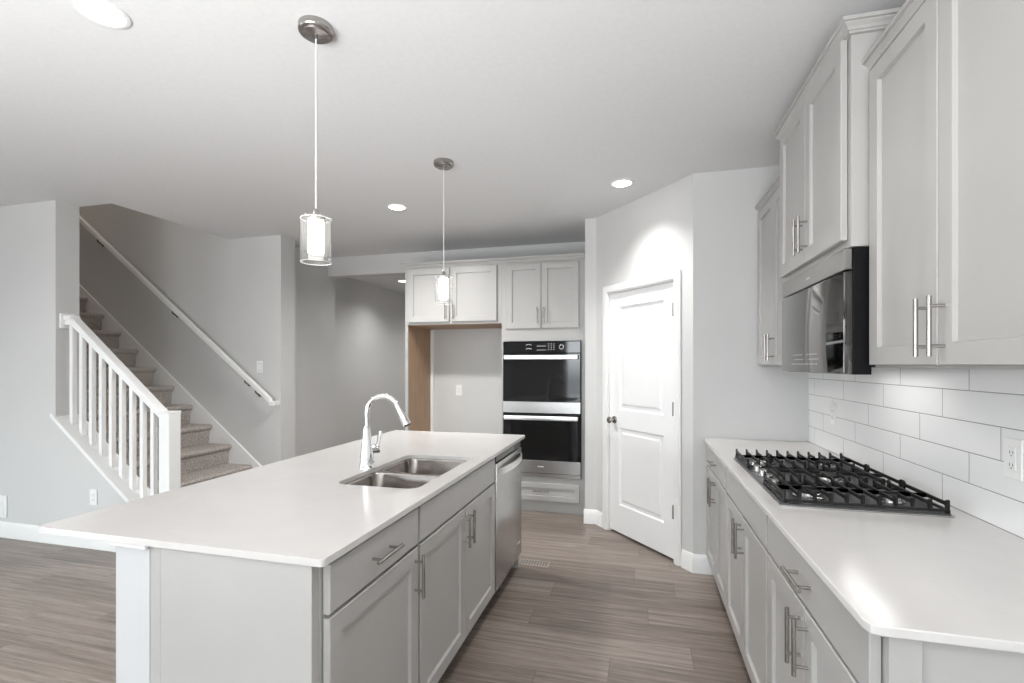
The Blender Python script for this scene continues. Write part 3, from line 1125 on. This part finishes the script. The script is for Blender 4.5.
d = shaker(ft, 'door', 0.042, c - 0.012, 1.835, 2.372)
bar_pull(d, c - 0.012 - 0.029, -0.023, 1.835 + 0.10, True)
d = shaker(ft, 'door', c + 0.012, w - 0.045, 1.835, 2.372)
bar_pull(d, c + 0.012 + 0.029, -0.023, 1.835 + 0.10, True)
bm = N(); crown(bm, [(w + 0.0005, 0), (0, 0), (0, D)], 2.392)
obj('crown_molding', bm, 'cabinet_paint', ft, 0.2)
bm = N(); box(bm, -2.2955, -2.258, YB - 0.018, YB - 0.0005, 0, 1.80)
struct('trim_4', bm, 'white_trim', 'white vertical strip at the back of the fridge space')

# double oven
ov = thing('double_wall_oven', 'stainless and black glass double wall oven in the tall cabinet', 'oven', (-1.268, OY, ZO0))
w = 0.744
hO = ZO1 - ZO0
bm = N(); box(bm, 0.012, w - 0.012, 0.0, 0.52, 0.004, hO - 0.004)
box(bm, -0.006, w + 0.006, -0.006, -0.0005, 0.0, hO, 0.001)
obj('oven_body', bm, 'black_plastic', ov)
bm = N(); box(bm, 0.0, w, -0.026, -0.0062, hO - 0.112, hO - 0.002, 0.003)
cp = obj('control_panel', bm, 'black_glass', ov)
zc_ = hO - 0.055
def mark(name, quads):
    bm = N()
    for x0, x1, z0, z1 in quads:
        box(bm, x0, x1, -0.0268, -0.0258, zc_ + z0, zc_ + z1)
    obj(name, bm, 'mark_light', cp)
mark('clock_line', [(0.33, 0.42, 0.008, 0.012)])
mark('text_line', [(0.33, 0.42, -0.030, -0.026)])
for z in (-0.02, 0.018):
    mark('mode_mark', [(0.225 + 0.011 * k, 0.234 + 0.011 * k, z + (0.004 if k in (1, 2, 3) else 0), z + 0.006 + (0.004 if k in (1, 2, 3) else 0)) for k in range(5)])
for x in (0.44, 0.465, 0.49):
    mark('keypad_column', [(x, x + 0.008, z, z + 0.007) for z in (-0.028, -0.01, 0.008, 0.026)])
mark('dial_ring', [(0.565 + 0.020 * math.cos(2 * PI * k / 10) - 0.004, 0.565 + 0.020 * math.cos(2 * PI * k / 10) + 0.004, 0.020 * math.sin(2 * PI * k / 10) - 0.004, 0.020 * math.sin(2 * PI * k / 10) + 0.004) for k in range(10)])
def oven_door(z0, z1, strip):
    bm = N()
    box(bm, 0.0, w, -0.036, -0.0063, z0 + strip, z1, 0.003)
    dr = obj('oven_door', bm, 'black_glass', ov)
    bm = N(); box(bm, 0.08, w - 0.12, -0.0366, -0.0355, z0 + strip + 0.05, z1 - 0.10)
    obj('window', bm, 'oven_cavity_glass', dr)
    bm = N(); box(bm, 0.0, w, -0.037, -0.0063, z0, z0 + strip - 0.001, 0.002)
    obj('steel_strip', bm, 'steel', dr, label='stainless steel lower strip')
    bm = N()
    zh = z1 - 0.035
    box(bm, 0.02, w - 0.02, -0.084, -0.064, zh - 0.021, zh + 0.021, 0.006, seg=2)
    for x in (0.04, w - 0.04):
        box(bm, x - 0.014, x + 0.014, -0.066, -0.0355, zh - 0.012, zh + 0.012, 0.003)
    obj('handle', bm, 'steel_bright', dr, label='wide polished steel handle')
    return dr
oven_door(0.608, hO - 0.116, 0.108)
dr = oven_door(0.042, 0.600, 0.120)
bm = N(); box(bm, 0.34, 0.40, -0.0377, -0.0368, 0.10, 0.108)
obj('badge', bm, 'mark_light', dr)
bm = N(); box(bm, 0.0, w, -0.024, -0.0063, 0.002, 0.037, 0.002)
obj('bottom_vent', bm, 'steel', ov)

# ------------------------------------------------------------------ stairs
stairs = thing('staircase', 'carpeted staircase climbing left between the grey walls', 'stairs', (-3.555, (YS + YF) / 2, 0))
RISE, RUN = 0.197, 0.2475
yl, yr = YS + TS + 0.001 - (YS + YF) / 2, YF - 0.019 - (YS + YF) / 2
for k in range(14):
    x0 = -RUN * k
    z1 = RISE * (k + 1)
    z0 = RISE * k
    pts = [(x0 - 0.03, z0 if k else 0.0), (x0 - 0.012, z1 - 0.06), (x0 + 0.010, z1 - 0.045), (x0 + 0.020, z1 - 0.030), (x0 + 0.020, z1 - 0.015), (x0 + 0.010, z1 - 0.003), (x0 - 0.006, z1),
           (x0 - RUN - 0.029, z1), (x0 - RUN - 0.029, max(0.0, z0 - 0.05))]
    if k:
        pts.append((x0 - 0.0305, z0 - 0.0))
    if k:
        pts = [p for i, p in enumerate(pts)]
        pts = pts[1:]
        pts[-1] = (x0 - 0.028, z0 + 0.0005)
    bm = N()
    prism(bm, pts, 'y', yl, yr)
    if k == 0:
        pass
    obj('step', bm, 'carpet', stairs, 0.7)

rail = thing('stair_railing', 'white baluster railing with square newel on the low stair wall', 'railing', (-3.388, YS + TS / 2, 0))
rx, ry = -3.388, YS + TS / 2
ym = 2.853 - ry
bm = N()
box(bm, -0.05, 0.05, ym - 0.048, ym + 0.048, knee(-3.388) - 0.16, 1.052, 0.004)
box(bm, -0.053, 0.053, ym - 0.051, ym + 0.051, 1.044, 1.060, 0.003)
obj('newel_post', bm, 'white_trim', rail)
def rz_(x):
    return 1.046 + 0.80 * (-3.438 - x)
bm = N()
def rail_sec(hw, za, zb, xa, xb):
    prism(bm, [(xa - rx, rz_(xa) + za), (xb - rx, rz_(xb) + za), (xb - rx, rz_(xb) + zb), (xa - rx, rz_(xa) + zb)], 'y', ym - hw, ym + hw, 0.003)
xe = XS + 0.085
rail_sec(0.026, -0.058, -0.018, -3.4385, xe)
rail_sec(0.034, -0.024, 0.012, -3.4385, xe)
box(bm, XS + 0.001 - rx, xe + 0.02 - rx, ym - 0.034, ym + 0.034, rz_(xe) - 0.020, rz_(xe) + 0.016, 0.003)
box(bm, XS + 0.001 - rx, xe + 0.006 - rx, ym - 0.026, ym + 0.026, rz_(xe) - 0.058, rz_(xe) - 0.015, 0.003)
tr = obj('top_rail', bm, 'white_trim', rail, 0.3)
bm = N()
box(bm, XS + 0.0005 - rx, XS + 0.018 - rx, ym - 0.052, ym + 0.052, rz_(xe) - 0.085, rz_(xe) + 0.035, 0.004)
obj('rosette', bm, 'white_trim', tr)
for i in range(9):
    x = -4.365 + i * (0.825 / 8)
    bm = N()
    h = 0.0165
    prism(bm, [(x - h - rx, knee(x - h) + 0.0285), (x + h - rx, knee(x + h) + 0.0285), (x + h - rx, rz_(x + h) - 0.056), (x - h - rx, rz_(x - h) - 0.056)], 'y', ym - h, ym + h, 0.0015)
    obj('baluster', bm, 'white_trim', rail)

hr = thing('wall_handrail', 'white handrail fixed along the far stair wall', 'handrail', (-3.5, YF, 1.03))
yh = -0.062
bm = N()
p0, p1 = (-3.515, 1.045), (-7.2, 1.045 + 0.783 * (7.2 - 3.515))
prism(bm, [(p0[0] + 3.5, p0[1] - 1.03 - 0.030), (p1[0] + 3.5, p1[1] - 1.03 - 0.030), (p1[0] + 3.5, p1[1] - 1.03 + 0.030), (p0[0] + 3.5, p0[1] - 1.03 + 0.030)], 'y', yh - 0.022, yh + 0.022, 0.006)
box(bm, -0.03, 0.035, yh - 0.022, yh + 0.022, -0.028, 0.018, 0.005)
box(bm, 0.0, 0.035, yh + 0.015, -0.001, -0.028, 0.018, 0.004)
obj('rail', bm, 'white_trim', hr, 0.3)
for x in (-3.70, -3.83, -4.75, -5.8):
    bm = N()
    z = 1.045 + 0.783 * (-3.515 - x) - 1.03
    tube(bm, [(x + 3.5, -0.0005, z - 0.085), (x + 3.5, -0.03, z - 0.080), (x + 3.5, yh, z - 0.062), (x + 3.5, yh, z - 0.032)], 0.007, 8)
    lathe(bm, [(0.022, 0), (0.022, 0.004), (0.01, 0.007)], 16, Matrix.Translation((x + 3.5, -0.0005, z - 0.085)) @ Matrix.Rotation(PI / 2, 4, 'X'))
    obj('bracket', bm, 'bracket_dark', hr, label='dark metal bracket')

# ------------------------------------------------------------------ outlets, switches, return vent
def plate(name, label, cat, loc, rz, kind, group):
    """local -y is the face"""
    t = thing(name, label, cat, loc, rz, group)
    bm = N(); box(bm, -0.037, 0.037, -0.006, -0.0003, -0.060, 0.060, 0.003)
    obj('cover_plate', bm, 'plate_white', t)
    if kind == 'outlet':
        bm = N(); box(bm, -0.017, 0.017, -0.0085, -0.0058, -0.034, 0.034, 0.002)
        rc = obj('receptacle', bm, 'plate_white', t)
        for z in (-0.018, 0.018):
            bm = N()
            for x in (-0.006, 0.006):
                box(bm, x - 0.0012, x + 0.0012, -0.0089, -0.0084, z - 0.004, z + 0.005)
            box(bm, -0.002, 0.002, -0.0089, -0.0084, z - 0.011, z - 0.007)
            obj('socket_slots', bm, 'slot_grey', rc)
    else:
        bm = N(); box(bm, -0.017, 0.017, -0.0085, -0.0058, -0.034, 0.034, 0.002)
        sw = obj('rocker', bm, 'plate_white', t)
        bm = N(); box(bm, -0.018, 0.018, -0.0062, -0.0058, -0.036, 0.036)
        obj('rocker_frame', bm, 'slot_grey', t)
    return t
plate('wall_outlet', 'white outlet in the fridge space back wall', 'outlet', (-1.956, YB, 1.12), 0, 'outlet', 'wall outlets')
plate('wall_outlet', 'white outlet low on the stair wall near the island corner', 'outlet', (-4.036, YS, 0.393), 0, 'outlet', 'wall outlets')
plate('wall_outlet', 'white outlet in the tile backsplash at the near end of the counter', 'outlet', (XW - 0.009, 1.724, 1.134), -PI / 2, 'outlet', 'wall outlets')
plate('wall_outlet', 'white outlet in the tile backsplash beyond the cooktop', 'outlet', (XW - 0.009, 3.07, 1.132), -PI / 2, 'outlet', 'wall outlets')
plate('light_switch', 'white light switch above the handrail end on the stair wall', 'switch', (-3.705, YF, 1.385), 0, 'switch', None)
rv = thing('return_vent', 'white return air vent low on the stair wall', 'vent', (-5.20, YS, 0.255))
bm = N(); box(bm, -0.22, 0.225, -0.010, -0.0003, -0.095, 0.085, 0.003)
obj('frame', bm, 'plate_white', rv)
bm = N()
for i in range(9):
    z = -0.074 + i * 0.017
    box(bm, -0.195, 0.195, -0.0135, -0.0095, z, z + 0.009, 0.001)
obj('louvers', bm, 'plate_white', rv)

# ------------------------------------------------------------------ lights
def can_light(label, x, y, watt=CAN_W, cone=135):
    t = thing('recessed_light', label, 'ceiling light', (x, y, H), 0, 'recessed ceiling lights')
    bm = N()
    lathe(bm, [(0.082, -0.0003), (0.082, -0.004), (0.077, -0.007), (0.066, -0.007), (0.062, -0.003), (0.062, -0.0003)], 40)
    obj('trim_ring', bm, 'plate_white', t)
    bm = N()
    lathe(bm, [(0.062, -0.0032), (0.0618, -0.0045), (0.03, -0.006), (0.002, -0.006)], 40)
    obj('lens', bm, 'can_glow', t)
    l = bpy.data.lights.new('can_or_fill_spot', 'SPOT')
    l.energy = watt
    l.color = (1.0, 0.985, 0.97)
    l.spot_size = math.radians(cone)
    l.spot_blend = 1.0
    l.shadow_soft_size = 0.07
    o = bpy.data.objects.new('can_or_fill_spot', l)
    C.objects.link(o)
    o.parent = t
    o.location = (0, 0, -0.03)
    return t
can_light('round recessed light at the upper left of the ceiling', -1.907, 1.344, 14.0)
can_light('round recessed light between the two pendants and the far header', -1.92, 3.607, 125.0, 165)
can_light('round recessed light in front of the pantry door', -0.117, 3.537, 52.0, 118)
can_light('small recessed light seen far down the hall', -3.53, 6.82, 40.0)

def pendant(label, x, y):
    t = thing('pendant_light', label, 'pendant light', (x, y, H), 0, 'pendant lights over the island')
    bm = N()
    lathe(bm, [(0.064, -0.0003), (0.064, -0.022), (0.061, -0.026), (0.050, -0.028), (0.050, -0.034), (0.046, -0.036), (0.020, -0.037), (0.014, -0.040), (0.008, -0.046), (0.004, -0.048)], 40)
    obj('canopy', bm, 'nickel', t, label='brushed nickel ceiling canopy')
    zt = -0.732
    bm = N(); tube(bm, [(0, 0, -0.045), (0, 0, zt + 0.03)], 0.0028, 8)
    obj('cord', bm, 'cord_white', t)
    bm = N()
    lathe(bm, [(0.004, zt + 0.035), (0.009, zt + 0.030), (0.014, zt + 0.012), (0.034, zt + 0.006), (0.036, zt - 0.004), (0.034, zt - 0.012), (0.02, zt - 0.013)], 28)
    for k in range(3):
        a = 2 * PI * k / 3 + 0.5
        m4 = Matrix.Rotation(a, 4, 'Z')
        box(bm, 0.030, 0.0555, -0.003, 0.003, zt - 0.003, zt + 0.003, 0.001, m4)
        lathe(bm, [(0.005, -0.004), (0.005, 0.004)], 10, m4 @ Matrix.Translation((0.0565, 0, zt)) @ Matrix.Rotation(PI / 2, 4, 'Y'))
    obj('socket_cap', bm, 'nickel', t, label='brushed nickel cap with three arms')
    bm = N()
    zb = -0.902
    lathe(bm, [(0.0565, zt - 0.004), (0.0565, zb), (0.0535, zb), (0.0535, zt - 0.004), (0.0565, zt - 0.004)], 40, cap=False)
    gs = obj('glass_shade', bm, 'clear_glass', t, label='clear glass outer cylinder')
    for z in (zt - 0.004, zb):  # opaque white rings stand in for light shining in the glass edges
        bm = N()
        lathe(bm, [(0.0534, z - 0.001), (0.0566, z - 0.001), (0.0566, z + 0.001), (0.0534, z + 0.001), (0.0534, z - 0.001)], 40, cap=False)
        obj('rim_glint', bm, 'cord_white', gs, label='white ring imitating light caught in the glass rim')
    bm = N()
    lathe(bm, [(0.004, zt - 0.0135), (0.027, zt - 0.0135), (0.0285, zt - 0.018), (0.0285, zb + 0.040), (0.027, zb + 0.034), (0.004, zb + 0.034)], 32)
    obj('inner_shade', bm, 'lamp_glow', t, label='glowing frosted inner cylinder')
    return t
pendant('nearer glass cylinder pendant over the near half of the island', -1.197, 1.606)
pendant('farther glass cylinder pendant in front of the fridge space cabinet', -1.205, 2.881)
